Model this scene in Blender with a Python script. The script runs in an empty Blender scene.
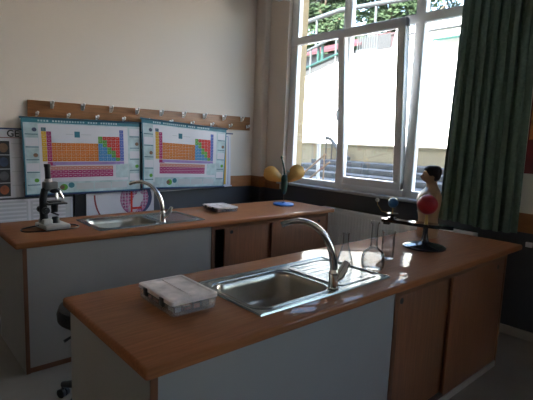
import bpy, bmesh, math, random
from mathutils import Vector, Matrix
C = bpy.context.scene.collection
PI = math.pi
rnd = random.Random(7)

# ------------------------------------------------------------------ materials
def srgb(r, g, b):
    f = lambda c: (c/255/12.92) if c/255 <= .04045 else ((c/255+.055)/1.055)**2.4
    return (f(r), f(g), f(b), 1)
def mat(name, col, rough=.5, metal=0, noise=None, bump=None, spec=.5, coat=0, scale=(1, 1, 1), var=.12):
    m = bpy.data.materials.new(name); m.use_nodes = True
    nt = m.node_tree; b = nt.nodes['Principled BSDF']
    col = tuple(col) if len(col) == 4 else tuple(col)+(1,)
    b.inputs['Base Color'].default_value = col
    b.inputs['Roughness'].default_value = rough
    b.inputs['Metallic'].default_value = metal
    b.inputs['Specular IOR Level'].default_value = spec
    b.inputs['Coat Weight'].default_value = coat
    b.inputs['Coat Roughness'].default_value = .03
    if noise or bump:
        tc = nt.nodes.new('ShaderNodeTexCoord'); mp = nt.nodes.new('ShaderNodeMapping')
        mp.inputs['Scale'].default_value = scale
        nt.links.new(tc.outputs['Object'], mp.inputs['Vector'])
        n = nt.nodes.new('ShaderNodeTexNoise'); n.inputs['Scale'].default_value = noise or bump[0]
        n.inputs['Detail'].default_value = 5
        nt.links.new(mp.outputs['Vector'], n.inputs['Vector'])
        if noise:
            r = nt.nodes.new('ShaderNodeValToRGB')
            r.color_ramp.elements[0].position = .3; r.color_ramp.elements[1].position = .7
            r.color_ramp.elements[0].color = tuple(c*(1-var) for c in col[:3])+(1,)
            r.color_ramp.elements[1].color = tuple(min(1, c*(1+var)) for c in col[:3])+(1,)
            nt.links.new(n.outputs['Fac'], r.inputs['Fac']); nt.links.new(r.outputs['Color'], b.inputs['Base Color'])
        if bump:
            bp = nt.nodes.new('ShaderNodeBump'); bp.inputs['Strength'].default_value = bump[1]; bp.inputs['Distance'].default_value = .01
            n2 = nt.nodes.new('ShaderNodeTexNoise'); n2.inputs['Scale'].default_value = bump[0]
            nt.links.new(mp.outputs['Vector'], n2.inputs['Vector'])
            nt.links.new(n2.outputs['Fac'], bp.inputs['Height']); nt.links.new(bp.outputs['Normal'], b.inputs['Normal'])
    return m
def glassy(name, tint, edge, blend=.35, rough=0.0, power=5):
    """thin clear glass: see-through face on, darker and shinier edge on"""
    m = bpy.data.materials.new(name); m.use_nodes = True; nt = m.node_tree
    nt.nodes.remove(nt.nodes['Principled BSDF']); out = nt.nodes['Material Output']
    t = nt.nodes.new('ShaderNodeBsdfTransparent'); g = nt.nodes.new('ShaderNodeBsdfGlossy'); g.inputs['Roughness'].default_value = rough
    lw = nt.nodes.new('ShaderNodeLayerWeight'); lw.inputs['Blend'].default_value = blend
    cr = nt.nodes.new('ShaderNodeValToRGB'); cr.color_ramp.elements[0].color = tint+(1,); cr.color_ramp.elements[1].color = edge+(1,)
    cr.color_ramp.elements[0].position = .25; cr.color_ramp.elements[1].position = .95
    nt.links.new(lw.outputs['Facing'], cr.inputs['Fac']); nt.links.new(cr.outputs['Color'], t.inputs['Color'])
    lf = nt.nodes.new('ShaderNodeLayerWeight'); lf.inputs['Blend'].default_value = .5
    pw = nt.nodes.new('ShaderNodeMath'); pw.operation = 'POWER'; pw.inputs[1].default_value = power; nt.links.new(lf.outputs['Facing'], pw.inputs[0])
    f = nt.nodes.new('ShaderNodeMath'); f.operation = 'MULTIPLY_ADD'; f.inputs[1].default_value = .9; f.inputs[2].default_value = .06; nt.links.new(pw.outputs[0], f.inputs[0])
    mx = nt.nodes.new('ShaderNodeMixShader')
    nt.links.new(f.outputs[0], mx.inputs['Fac']); nt.links.new(t.outputs[0], mx.inputs[1]); nt.links.new(g.outputs[0], mx.inputs[2])
    nt.links.new(mx.outputs[0], out.inputs['Surface'])
    return m
WOODC = (.30, .117, .048)
M = dict(
  wall=mat('wall_paint', (.70, .605, .52), .7, bump=(60, .08)),
  dark=mat('dark_wall_paint', (.055, .056, .064), .45, bump=(60, .08)),
  ceil=mat('ceiling_paint', (.72, .70, .66), .8, noise=3, var=.02),
  floor=mat('floor_vinyl', (.22, .20, .17), .35, noise=4, var=.10),
  base=mat('baseboard_grey', (.33, .31, .28), .5, noise=5),
  band=mat('orange_brown_band', (.30, .115, .035), .5, noise=6, scale=(1, 1, 6)),
  wood=mat('beech_laminate_top', WOODC, .6, noise=9, scale=(.6, 9, 9), var=.16, coat=.28, spec=.05),
  woodedge=mat('brown_edge_band', (.16, .065, .03), .3, noise=9, scale=(4, 4, .5)),
  door=mat('brown_laminate_door', (.225, .092, .042), .35, noise=8, scale=(9, 9, .5), var=.18),
  panel=mat('white_laminate', (.305, .297, .285), .4, noise=3, var=.03),
  inner=mat('cabinet_inside', (.10, .07, .05), .7, noise=5),
  steel=mat('brushed_steel', (.27, .285, .275), .24, 1, noise=30, scale=(1, 12, 12), var=.04),
  bowl=mat('satin_steel_bowl', (.40, .375, .33), .30, 1, noise=30, var=.05),
  nickel=mat('nickel_hooks', (.80, .79, .76), .38, .85, noise=20, var=.02),
  chrome=mat('chrome', (.72, .71, .70), .10, 1, noise=20, var=.02),
  black=mat('black_plastic', (.012, .012, .014), .35, noise=20),
  gloss=mat('black_gloss', (.010, .011, .016), .12, noise=20, coat=.5),
  gasket=mat('rubber', (.015, .015, .015), .7, noise=20),
  pvc=mat('white_pvc', (.82, .81, .79), .35, noise=4, var=.02),
  marble=mat('grey_sill_stone', (.36, .36, .37), .3, noise=18, var=.2),
  radiator=mat('radiator_enamel', (.84, .85, .86), .35, noise=4, var=.02),
  curtain=mat('green_curtain_cloth', (.125, .19, .155), .85, noise=40, var=.15, bump=(300, .15)),
  board=mat('rack_plank', (.29, .125, .045), .45, noise=8, scale=(.8, 8, 8), var=.2),
  glass=glassy('lab_glass', (.95, .955, .96), (.50, .53, .55), .40, power=2.3),
  pane=glassy('window_glass', (.97, .985, .98), (.85, .9, .88), .2),
  lid=mat('frosted_plastic', (.78, .70, .68), .3, noise=16, var=.25),
  clear=mat('clear_plastic', (.60, .60, .62), .2, noise=20, var=.05),
  red=mat('red_ball', (.36, .014, .024), .3, noise=8, var=.25),
  blue=mat('blue_paint', (.035, .16, .48), .3, noise=8, var=.15),
  earth=mat('earth_blue', (.02, .10, .28), .3, noise=9, var=.5),
  moon=mat('pale_moon', (.6, .6, .57), .5, noise=20),
  brass=mat('brass', (.55, .38, .15), .3, 1, noise=20),
  skin=mat('model_skin', (.40, .26, .155), .45, noise=10, var=.06),
  hair=mat('model_hair', (.018, .012, .010), .5, noise=40, var=.4),
  eye=mat('model_eye', (.05, .03, .02), .2, noise=20),
  petal=mat('yellow_petal', (.62, .34, .08), .5, noise=12, var=.12),
  green=mat('dark_green', (.012, .055, .035), .35, noise=12, var=.3),
  scope=mat('microscope_enamel', (.42, .42, .40), .35, noise=12, var=.04),
  scopedk=mat('microscope_dark_enamel', (.16, .16, .15), .35, noise=12, var=.04),
  seat=mat('black_vinyl', (.014, .014, .016), .5, bump=(120, .2)),
  # print colours
  teal=mat('teal_print', (.012, .13, .18), .5, noise=9, var=.1),
  tealdk=mat('dark_teal_print', (.012, .075, .12), .4, noise=9),
  aqua=mat('pale_aqua_print', (.35, .45, .47), .6, noise=12, var=.22),
  paper=mat('white_paper', (.54, .53, .57), .35, noise=4, var=.04),
  paper2=mat('grey_paper', (.40, .41, .43), .4, noise=4, var=.05),
  navy=mat('navy_print', (.014, .03, .10), .4, noise=9),
  p_yel=mat('yellow_tile', (.52, .30, .02), .6, spec=.2, noise=20, var=.05),
  p_ora=mat('orange_tile', (.50, .15, .02), .6, spec=.2, noise=20, var=.08),
  p_mag=mat('magenta_tile', (.31, .022, .115), .6, spec=.2, noise=20, var=.08),
  p_pur=mat('purple_tile', (.28, .20, .42), .6, spec=.2, noise=20, var=.08),
  p_sal=mat('salmon_tile', (.46, .19, .14), .6, spec=.2, noise=20, var=.05),
  p_red=mat('red_tile', (.52, .035, .022), .6, spec=.2, noise=20, var=.05),
  p_grn=mat('green_tile', (.10, .30, .04), .6, spec=.2, noise=20, var=.05),
  p_blu=mat('blue_tile', (.05, .21, .42), .6, spec=.2, noise=20, var=.05),
  p_ind=mat('indigo_tile', (.07, .11, .36), .6, spec=.2, noise=20, var=.05),
  maroon=mat('maroon_print', (.20, .014, .014), .4, noise=9, var=.2),
  orangeprint=mat('orange_print', (.55, .16, .03), .4, noise=14, var=.6),
  net=mat('red_net_print', (.33, .10, .20), .4, noise=60, var=.8),
  brownplanet=mat('brown_planet', (.16, .085, .045), .4, noise=14, var=.4),
  greyplanet=mat('grey_planet', (.06, .06, .066), .4, noise=14, var=.4),
  blueplanet=mat('blue_planet', (.025, .04, .09), .4, noise=14, var=.4),
  redplanet=mat('red_planet', (.26, .07, .025), .4, noise=14, var=.3),
  # outside
  white_out=mat('white_render', (.86, .85, .82), .8, noise=.6, var=.03),
  beige_out=mat('beige_render', (.185, .168, .122), .8, noise=1.5, var=.10),
  reveal=mat('beige_facade', (.31, .225, .12), .8, noise=3, var=.04),
  conc=mat('grey_concrete', (.050, .055, .064), .8, noise=5, var=.22, bump=(30, .2)),
  asphalt=mat('asphalt', (.22, .22, .22), .9, noise=6, var=.15),
  railw=mat('darkened_white_rail_paint', (.055, .064, .066), .4, noise=6, var=.03),  # white darkened, tree shade put into the paint colour
  railt=mat('turquoise_rail_paint', (.010, .045, .037), .4, noise=6, var=.05),  # turquoise darkened, shade on the railing put into the colour
  railb=mat('rusty_rail', (.20, .13, .08), .6, noise=12, var=.25),
  raildk=mat('dark_iron', (.05, .055, .06), .5, noise=12, var=.2),
  roofred=mat('red_roof_sheet', (.055, .011, .014), .5, noise=4, var=.08),  # red darkened, tree shade on the roof put into the colour
  pinkwall=mat('glare_paled_red_wall', (.042, .025, .027), .7, noise=2, var=.1),  # greyed red, the overexposed look put into the colour
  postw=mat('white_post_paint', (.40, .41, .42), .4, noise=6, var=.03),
  greywall=mat('grey_wall_outside', (.028, .030, .032), .8, noise=5, var=.1),
  bark=mat('bark', (.16, .12, .09), .9, noise=12, var=.35, bump=(20, .5)),
)

def leafy(name, col, var):
    m = mat(name, col, .7, noise=1.3, var=var); nt = m.node_tree; b = nt.nodes['Principled BSDF']; b.inputs['Specular IOR Level'].default_value = .1
    t = nt.nodes.new('ShaderNodeBsdfTranslucent'); mx = nt.nodes.new('ShaderNodeMixShader'); mx.inputs['Fac'].default_value = .5
    nt.links.new(b.inputs['Base Color'].links[0].from_socket, t.inputs['Color'])
    nt.links.new(b.outputs[0], mx.inputs[1]); nt.links.new(t.outputs[0], mx.inputs[2]); nt.links.new(mx.outputs[0], nt.nodes['Material Output'].inputs['Surface'])
    return m
M['leaf'] = leafy('leaf_green', (.050, .080, .042), .3); M['leaf2'] = leafy('leaf_pale_green', (.07, .095, .066), .3)
M['clear'].node_tree.nodes['Principled BSDF'].inputs['Alpha'].default_value = .26
# ------------------------------------------------------------------ helpers
def bx(bm, x0, x1, y0, y1, z0, z1, mi=0, bev=0, seg=2):
    vs = [bm.verts.new(p) for p in ((x0,y0,z0),(x1,y0,z0),(x1,y1,z0),(x0,y1,z0),(x0,y0,z1),(x1,y0,z1),(x1,y1,z1),(x0,y1,z1))]
    fs = [bm.faces.new([vs[i] for i in q]) for q in ((3,2,1,0),(4,5,6,7),(0,1,5,4),(1,2,6,5),(2,3,7,6),(3,0,4,7))]
    for f in fs: f.material_index = mi
    if bev:
        es = list({e for f in fs for e in f.edges})
        bmesh.ops.bevel(bm, geom=es, offset=bev, segments=seg, profile=.5, affect='EDGES')
    return vs
def ring(bm, pts): return [bm.verts.new(p) for p in pts]
def bridge(bm, a, b, mi=0):
    n = len(a)
    for i in range(n):
        f = bm.faces.new((a[i], a[(i+1) % n], b[(i+1) % n], b[i])); f.material_index = mi
def cap(bm, r, mi=0, flip=False):
    f = bm.faces.new(list(reversed(r)) if flip else r); f.material_index = mi
def tube(bm, pts, r, n=12, mi=0, caps=True, flat=1):
    pts = [Vector(p) for p in pts]; rs = r if isinstance(r, (list, tuple)) else [r]*len(pts)
    prev = None; up = None; first = None
    for i, p in enumerate(pts):
        t = (pts[min(i+1, len(pts)-1)]-pts[max(i-1, 0)]).normalized()
        if up is None:
            up = Vector((0, 0, 1)) if abs(t.z) < .9 else Vector((1, 0, 0))
        s = t.cross(up).normalized(); up = s.cross(t).normalized()
        cur = ring(bm, [p+(s*math.cos(2*PI*k/n)+up*math.sin(2*PI*k/n)*flat)*rs[i] for k in range(n)])
        if prev: bridge(bm, prev, cur, mi)
        else: first = cur
        prev = cur
    if caps:
        cap(bm, first, mi, True); cap(bm, prev, mi)
def lathe(bm, prof, n=32, c=(0, 0, 0), mi=0, caps=(True, True)):
    prev = None; first = None
    for r, z in prof:
        cur = ring(bm, [(c[0]+r*math.cos(2*PI*k/n), c[1]+r*math.sin(2*PI*k/n), c[2]+z) for k in range(n)])
        if prev: bridge(bm, prev, cur, mi)
        else: first = cur
        prev = cur
    if caps[0]: cap(bm, first, mi, True)
    if caps[1]: cap(bm, prev, mi)
def ball(bm, c, r, mi=0, sc=(1, 1, 1), u=20, v=12):
    mtx = Matrix.Translation(c) @ Matrix.Diagonal((*sc, 1))
    o = bmesh.ops.create_uvsphere(bm, u_segments=u, v_segments=v, radius=r, matrix=mtx)
    for f in {f for vv in o['verts'] for f in vv.link_faces}: f.material_index = mi
def arc(p0, p1, p2, p3, n=16):
    p0, p1, p2, p3 = map(Vector, (p0, p1, p2, p3))
    return [((1-t)**3*p0+3*(1-t)**2*t*p1+3*(1-t)*t*t*p2+t**3*p3) for t in [i/n for i in range(n+1)]]
def mesh_obj(name, bm, mats, parent=None, world=True, smooth=True, angle=35):
    me = bpy.data.meshes.new(name)
    bmesh.ops.recalc_face_normals(bm, faces=bm.faces)
    if parent and world:
        q = parent
        while q: bmesh.ops.translate(bm, verts=bm.verts, vec=-q.location); q = q.parent
    bm.to_mesh(me); bm.free()
    for m in (mats if isinstance(mats, (list, tuple)) else [mats]): me.materials.append(M[m] if isinstance(m, str) else m)
    if smooth:
        for p in me.polygons: p.use_smooth = True
        me.set_sharp_from_angle(angle=math.radians(angle))
    o = bpy.data.objects.new(name, me); C.objects.link(o)
    if parent: o.parent = parent
    return o
def N(): return bmesh.new()
def tag(o, label=None, cat=None, group=None, kind=None):
    if label: o['label'] = label
    if cat: o['category'] = cat
    if group: o['group'] = group
    if kind: o['kind'] = kind
    return o
def thing(name, label, cat, loc, rz=0, group=None):
    o = bpy.data.objects.new(name, None); C.objects.link(o); o.location = loc; o.rotation_euler = (0, 0, rz); o.empty_display_size = .05
    return tag(o, label, cat, group)
def struct(name, bm, mats, parent=None, smooth=False):
    o = mesh_obj(name, bm, mats, parent, smooth=smooth)
    if not parent: o['kind'] = 'structure'
    return o
def boxpart(name, parent, m, *a, bev=0, world=True):
    b = N(); bx(b, *a, bev=bev); return mesh_obj(name, b, m, parent, world)
def text_mesh(body, size, bold=.02):
    cu = bpy.data.curves.new('lettering', 'FONT'); cu.body = body; cu.size = size; cu.offset = bold*size; cu.extrude = .0006
    o = bpy.data.objects.new('lettering', cu); C.objects.link(o)
    dg = bpy.context.evaluated_depsgraph_get(); dg.update()
    me = bpy.data.meshes.new_from_object(o.evaluated_get(dg))
    bpy.data.objects.remove(o); bpy.data.curves.remove(cu)
    return me

# ------------------------------------------------------------------ room shell
XW, YB, YF, XL, ZC = 3.90, 4.60, -3.6, -2.6, 3.45
WO = 4.12                                # outer face of the window wall
b = N(); bx(b, XL-.2, WO, YF-.2, YB+.2, -.15, 0); struct('floor', b, 'floor')
b = N(); bx(b, XL-.2, WO+.25, YF-.2, YB+.2, ZC, ZC+.3); struct('ceiling', b, 'ceil')
b = N(); bx(b, XL-.2, WO+.25, -12, 14, ZC+.3, 8.7); struct('wall_upper_shade_block', b, 'reveal')  # unseen upper storeys, height shaped so their shadow covers the courtyard wall
b = N(); bx(b, XL-.2, WO, YB, YB+.2, .91, ZC, 0); bx(b, XL-.2, WO, YB, YB+.2, 0, .91, 1); struct('wall_back', b, ['wall', 'dark'])
b = N(); bx(b, XL-.2, WO, YF-.2, YF, .91, ZC, 0); bx(b, XL-.2, WO, YF-.2, YF, 0, .91, 1); struct('wall_front', b, ['wall', 'dark'])
b = N(); bx(b, XL-.2, XL, YF, YB, .91, ZC, 0); bx(b, XL-.2, XL, YF, YB, 0, .91, 1); struct('wall_left', b, ['wall', 'dark'])
WA, WB_, WZ0, WZ1 = 1.38, 4.095, 1.0, 3.30      # opening of the window in view
VA, VB_ = -3.3, -1.0                            # unseen window added further along the same wall for more daylight
b = N()
bx(b, XW, WO, YF, YB, 0, .87, 1)
bx(b, XW, WO, WA, WB_, .87, WZ0, 1); bx(b, XW, WO, VA, VB_, .87, WZ0, 1)
bx(b, XW, WO, WB_, YB, .87, .91, 1); bx(b, XW, WO, WB_, YB, .91, ZC, 0)
for y0, y1 in ((VB_, WA), (YF, VA)): bx(b, XW, WO, y0, y1, .87, ZC, 0)
bx(b, XW, WO, WA, WB_, WZ1, ZC, 0); bx(b, XW, WO, VA, VB_, WZ1, ZC, 0)
struct('wall_right', b, ['wall', 'dark'])
# corner pillar, rounded
b = N()
def pil(z0, z1, mi):
    vs = bx(b, 3.815, XW, 4.42, YB, z0, z1, mi)
    e = [e for e in b.edges if all(abs(v.co.x-3.815) < 1e-5 and abs(v.co.y-4.42) < 1e-5 for v in e.verts) and e.calc_length() > .1 and not any(f.material_index != mi for f in e.link_faces)]
    bmesh.ops.bevel(b, geom=e, offset=.022, segments=4, profile=.5, affect='EDGES', material=mi)
pil(.91, ZC, 0); pil(0, .91, 1)
struct('trim_1', b, ['wall', 'dark'], smooth=True)
# painted wooden bands
b = N(); bx(b, XL, 3.815, YB-.012, YB, .905, 1.045, bev=.003); bx(b, 3.803, 3.816, 4.412, YB-.012, .905, 1.045, bev=.003); bx(b, 3.803, 3.90, 4.408, 4.42, .905, 1.045, bev=.003)
bx(b, XW-.012, XW, 4.135, 4.409, .90, 1.04, bev=.003); struct('trim_2', b, 'band')
b = N(); bx(b, XW-.012, XW, YF, 1.33, .865, 1.02, bev=.003); struct('trim_3', b, 'band')
b = N(); bx(b, XW-.015, XW, YF, 4.42, 0, .075, bev=.004); struct('baseboard_right', b, 'base')
b = N(); bx(b, XL, 3.81, YB-.015, YB, 0, .075, bev=.004); struct('baseboard_back', b, 'base')
# outside face of the wall: window returns in the warm facade colour
b = N()
for y0, y1 in ((WB_-.10, WB_), (WA, WA+.1)): bx(b, 4.03, WO+.01, y0, y1, WZ0, WZ1)
bx(b, 4.03, WO+.08, WA, WB_, WZ0-.03, WZ0+.02)
struct('trim_4', b, 'reveal')

def window(name, y0, y1, muls, sash_ix):
    """white plastic window: outer frame, mullions, transom bar, panes, one tilted sash"""
    xa, xb = 3.958, 4.025
    b = N()
    bx(b, xa, xb, y0, y1, WZ0, 1.075, bev=.006); bx(b, xa, xb, y0, y1, WZ1-.07, WZ1, bev=.006)
    bx(b, xa, xb, y0, y0+.10, WZ0, WZ1, bev=.006); bx(b, xa, xb, y1-.11, y1, WZ0, WZ1, bev=.006)
    bx(b, xa-.004, xb, y0, y1, 2.66, 2.745, bev=.006)
    for m in muls: bx(b, xa-.002, xb, m-.05, m+.05, 1.02, WZ1-.02, bev=.006)
    w = struct(name, b, 'pvc', smooth=True)
    edges = [y0+.05]+sorted(muls)+[y1-.055]
    for i in range(len(edges)-1):
        boxpart('upper_pane', w, 'pane', 3.978, 3.982, edges[i]+.03, edges[i+1]-.03, 2.735, WZ1-.05)
        if i != sash_ix: boxpart('pane', w, 'pane', 3.978, 3.982, edges[i]+.03, edges[i+1]-.03, 1.06, 2.68)
    # sash tilted into the room, hinged at the bottom
    s0, s1, zb, zt = edges[sash_ix]+.045, edges[sash_ix+1]-.022, 1.078, 2.695
    tilt = math.radians(4.4); Rt = Matrix.Translation((3.945, 0, zb)) @ Matrix.Rotation(-tilt, 4, 'Y') @ Matrix.Translation((-3.945, 0, -zb))
    xi, xo = 3.905, 3.965
    b = N()
    bx(b, xi, xo, s0, s1, zb, zb+.075, bev=.008); bx(b, xi, xo, s0, s1, zt-.085, zt, bev=.008)
    bx(b, xi, xo, s0, s0+.085, zb, zt, bev=.008); bx(b, xi, xo, s1-.085, s1, zb, zt, bev=.008)
    for q in (s0, s1-.02): bx(b, xo-.002, xo+.018, q, q+.02, zb+.01, zt-.01, bev=.003)
    b.transform(Rt); sash = mesh_obj('sash', b, 'pvc', w)
    b = N(); bx(b, 3.933, 3.937, s0+.07, s1-.07, zb+.06, zt-.07); b.transform(Rt); mesh_obj('pane', b, 'pane', sash)
    b = N(); bx(b, xi-.012, xi+.002, s1-.040, s1-.010, 1.83, 1.90, bev=.004); bx(b, xi-.04, xi-.01, s1-.032, s1-.018, 1.858, 1.872)
    tube(b, [(xi-.036, s1-.025, 1.865), (xi-.038, s1-.025, 1.83), (xi-.036, s1-.025, 1.76)], [.012, .013, .010], 10)
    b.transform(Rt); mesh_obj('handle', b, 'pvc', sash)
    b = N(); bx(b, 3.835, 3.95, y0-.06, y1+.04, .98, 1.008, bev=.005); mesh_obj('window_sill', b, 'marble', w)
    return w
window('window_1', WA, WB_, [3.24, 2.375], 1)
window('window_added', VA, VB_, [-1.7, -2.5], 1)  # out of view, added to let more daylight into the room

# ------------------------------------------------------------------ benches
def rrect(cx, cy, hx, hy, r, z, n=12):
    out = []
    for sx, sy, a0 in ((1, 1, 0), (-1, 1, 90), (-1, -1, 180), (1, -1, 270)):
        for k in range(n+1):
            a = math.radians(a0+90*k/n)
            out.append((cx+sx*(hx-r)+r*math.cos(a), cy+sy*(hy-r)+r*math.sin(a), z))
    return out
TOP = .85
def worktop(x0, x1, y0, y1, sx, sy, label):
    t = N(); bx(t, x0, x1, y0, y1, TOP-.040, TOP, bev=.012, seg=4)
    me = bpy.data.meshes.new('t'); t.to_mesh(me); t.free(); o = bpy.data.objects.new('t', me); C.objects.link(o)
    c = N(); a = ring(c, rrect(sx+.26, sy+.235, .25, .20, .08, TOP-.1)); d = ring(c, rrect(sx+.26, sy+.235, .25, .20, .08, TOP+.1)); bridge(c, a, d); cap(c, a, flip=True); cap(c, d)
    cm = bpy.data.meshes.new('c'); bmesh.ops.recalc_face_normals(c, faces=c.faces); c.to_mesh(cm); c.free(); co = bpy.data.objects.new('c', cm); C.objects.link(co)
    md = o.modifiers.new('b', 'BOOLEAN'); md.object = co; md.operation = 'DIFFERENCE'; md.solver = 'EXACT'
    dg = bpy.context.evaluated_depsgraph_get(); dg.update()
    r = bpy.data.meshes.new_from_object(o.evaluated_get(dg))
    bpy.data.objects.remove(o); bpy.data.objects.remove(co)
    bm = N(); bm.from_mesh(r); bpy.data.meshes.remove(r)
    w = mesh_obj('worktop', bm, 'wood', None, smooth=True, angle=30)
    return tag(w, label, 'worktop')
def cabinet(x0, x1, y0, y1, xs, d1, d2, label):
    """x0..x1 carcass, white front up to xs, then two sliding doors d1 (rear track), d2 (front track)"""
    zt = TOP-.042
    r = thing('laboratory_cabinet', label, 'cabinet', ((x0+x1)/2, (y0+y1)/2, 0))
    p = boxpart('end_panel', r, 'panel', x0, x0+.022, y0+.003, y1, .0, zt)
    boxpart('edge_strip', p, 'woodedge', x0-.001, x0+.023, y0-.003, y0+.003, 0, zt)
    boxpart('end_panel', r, 'door', x1-.022, x1, y0, y1, .0, zt)
    boxpart('front_panel', r, 'panel', x0+.022, xs, y0+.002, y0+.02, .035, zt)
    boxpart('divider', r, 'woodedge', xs, xs+.035, y0-.001, y1-.02, .03, zt)
    boxpart('back_panel', r, 'panel', x0+.022, x1-.022, y1-.018, y1, .03, zt)
    boxpart('bottom_shelf', r, 'inner', xs+.035, x1-.022, y0+.005, y1-.018, .04, .058)
    boxpart('plinth', r, 'woodedge', x0+.022, xs+.035, y0+.004, y0+.03, 0, .035)
    boxpart('door_track', r, 'base', xs+.035, x1-.022, y0-.004, y0+.05, 0, .04)
    boxpart('top_rail', r, 'woodedge', xs+.035, x1-.022, y0+.002, y0+.05, zt-.03, zt)
    for (a, c), yy, kx in ((d1, y0+.028, d1[0]+.07), (d2, y0+.004, d2[1]-.11)):
        d = boxpart('sliding_door', r, 'door', a, c, yy, yy+.018, .041, zt-.028, bev=.002)
        k = N(); tube(k, [(kx, yy-.0015, .735), (kx, yy+.004, .735)], .016, 18); mesh_obj('finger_pull', k, 'black', d)
    return r
def sink(x0, y0, label):
    """inset steel sink, bowl on the left and drainer on the right, rim .87 x .47"""
    L, W = .87, .47
    r = thing('sink', label, 'sink', (x0+L/2, y0+W/2, TOP))
    z = TOP
    cx, cy, hx, hy = x0+.265, y0+.225, .225, .172
    inner = rrect(cx, cy, hx, hy, .075, z+.004, 14)
    def project(p, ox, oy, hx2, hy2):
        dx, dy = p[0]-cx, p[1]-cy; ts = []
        if abs(dx) > 1e-9: ts.append(((ox+hx2*(1 if dx > 0 else -1))-cx)/dx)
        if abs(dy) > 1e-9: ts.append(((oy+hy2*(1 if dy > 0 else -1))-cy)/dy)
        t = min(ts); return [cx+dx*t, cy+dy*t]
    def outer(ox, oy, hx2, hy2, zz):
        pts = [project(p, ox, oy, hx2, hy2) for p in inner]
        for c in ((ox+hx2, oy+hy2), (ox-hx2, oy+hy2), (ox-hx2, oy-hy2), (ox+hx2, oy-hy2)):
            i = min(range(len(pts)), key=lambda k: (pts[k][0]-c[0])**2+(pts[k][1]-c[1])**2); pts[i] = list(c)
        return [(p[0], p[1], zz) for p in pts]
    ox, oy = x0+L/2, y0+W/2
    b = N()
    o0 = ring(b, outer(ox, oy, L/2, W/2, z+.0005)); o1 = ring(b, outer(ox, oy, L/2-.003, W/2-.003, z+.008)); o2 = ring(b, outer(ox, oy, L/2-.010, W/2-.010, z+.008)); o3 = ring(b, outer(ox, oy, L/2-.018, W/2-.018, z+.004))
    i0 = ring(b, inner)
    for p, q in ((o0, o1), (o1, o2), (o2, o3), (o3, i0)): bridge(b, p, q)
    mesh_obj('rim', b, 'steel', r, angle=25)
    b = N(); prev = None
    for dh, dz, rr in ((-.0, .004, .075), (.006, -.002, .072), (.010, -.03, .07), (.016, -.11, .07), (.030, -.138, .07), (.060, -.148, .06), (.12, -.152, .03)):
        cur = ring(b, rrect(cx, cy, hx-dh, hy-dh, rr, z+dz, 14))
        if prev: bridge(b, prev, cur)
        prev = cur
    cap(b, prev)
    mesh_obj('bowl', b, 'bowl', r, angle=50)
    b = N(); lathe(b, [(.040, -.1515), (.040, -.148), (.034, -.147), (.028, -.150), (.012, -.150), (.011, -.144), (0.004, -.143)], 28, (cx, cy, z)); mesh_obj('strainer', b, 'chrome', r)
    # raised bead round the bowl
    b = N(); pts = rrect(cx, cy, hx+.022, hy+.018, .085, z+.0045, 14); tube(b, pts+[pts[0], pts[1]], .0032, 8, caps=False); mesh_obj('bead', b, 'steel', r)
    b = N(); pts = rrect(x0+.685, y0+.235, .155, .185, .045, z+.0045, 10); tube(b, pts+[pts[0], pts[1]], .0035, 8, caps=False)
    for k in range(7):
        yy = y0+.095+k*.047
        tube(b, [(x0+.555, yy, z+.0035), (x0+.575, yy, z+.0045), (x0+.80, yy, z+.0045), (x0+.815, yy, z+.0035)], [.002, .0045, .0045, .002], 8, flat=.22)
    mesh_obj('drainer', b, 'steel', r)
    b = N(); lathe(b, [(.017, 0), (.017, .0012)], 24, (0, 0, 0)); b.transform(Matrix.Translation((x0+.522, y0+.27, z+.0045)) @ Matrix.Rotation(PI/2, 4, 'Z') @ Matrix.Diagonal((1, .35, 1, 1))); mesh_obj('maker_badge', b, 'black', r)
    return r
def faucet(bxx, byy, tip, label):
    z = TOP+.0045
    r = thing('faucet', label, 'faucet', (bxx, byy, z))
    b = N(); lathe(b, [(.027, 0), (.027, .006), (.0225, .010), (.022, .050), (.0235, .066), (.022, .080), (.018, .092)], 28, (bxx, byy, z)); mesh_obj('body', b, 'chrome', r)
    tx, ty, tz = tip
    p = arc((bxx, byy, z+.070), (bxx+(bxx-tx)*.02, byy, z+.24), (bxx*.52+tx*.48, byy*.52+ty*.48, tz+.060), (tx, ty, tz), 22)
    n = len(p); b = N(); tube(b, p, [.0185-.0065*i/n for i in range(n)], 16); mesh_obj('spout', b, 'chrome', r)
    b = N(); d = (p[-1]-p[-2]).normalized(); tube(b, [p[-1]-d*.008, p[-1]+d*.008], .0128, 16); mesh_obj('aerator', b, 'chrome', r)
    b = N(); tube(b, [(bxx+.006, byy-.004, z+.040), (bxx+.030, byy-.008, z+.055), (bxx+.052, byy-.012, z+.085), (bxx+.072, byy-.016, z+.120)], [.020, .025, .023, .017], 14, flat=.75); mesh_obj('lever', b, 'chrome', r)
    return r
# front bench
worktop(.565, 3.47, 1.125, 1.865, 1.09, 1.228, 'brown laminate worktop of the front bench with the plastic box on its left end')
cabinet(.590, 3.255, 1.145, 1.845, 1.885, (1.922, 2.62), (2.495, 3.232), 'white panelled lab cabinet with closed brown sliding doors under the front worktop')
sink(1.09, 1.228, 'steel sink with drainer set in the front worktop beside the glass flasks')
faucet(1.568, 1.277, (1.37, 1.42, 1.150), 'tall curved chrome faucet on the front sink next to the flasks')
# back bench
worktop(.63, 3.56, 2.93, 3.67, 1.175, 3.035, 'brown laminate worktop of the rear bench carrying microscope and flower model')
cabinet(.672, 3.478, 2.95, 3.65, 2.052, (2.205, 2.90), (2.718, 3.455), 'white panelled lab cabinet with sliding door pulled ajar under the rear worktop')
sink(1.175, 3.035, 'steel sink set in the rear worktop beside the microscope')
faucet(1.685, 3.087, (1.505, 3.26, 1.145), 'tall curved chrome faucet on the rear sink in front of wall charts')

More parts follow.
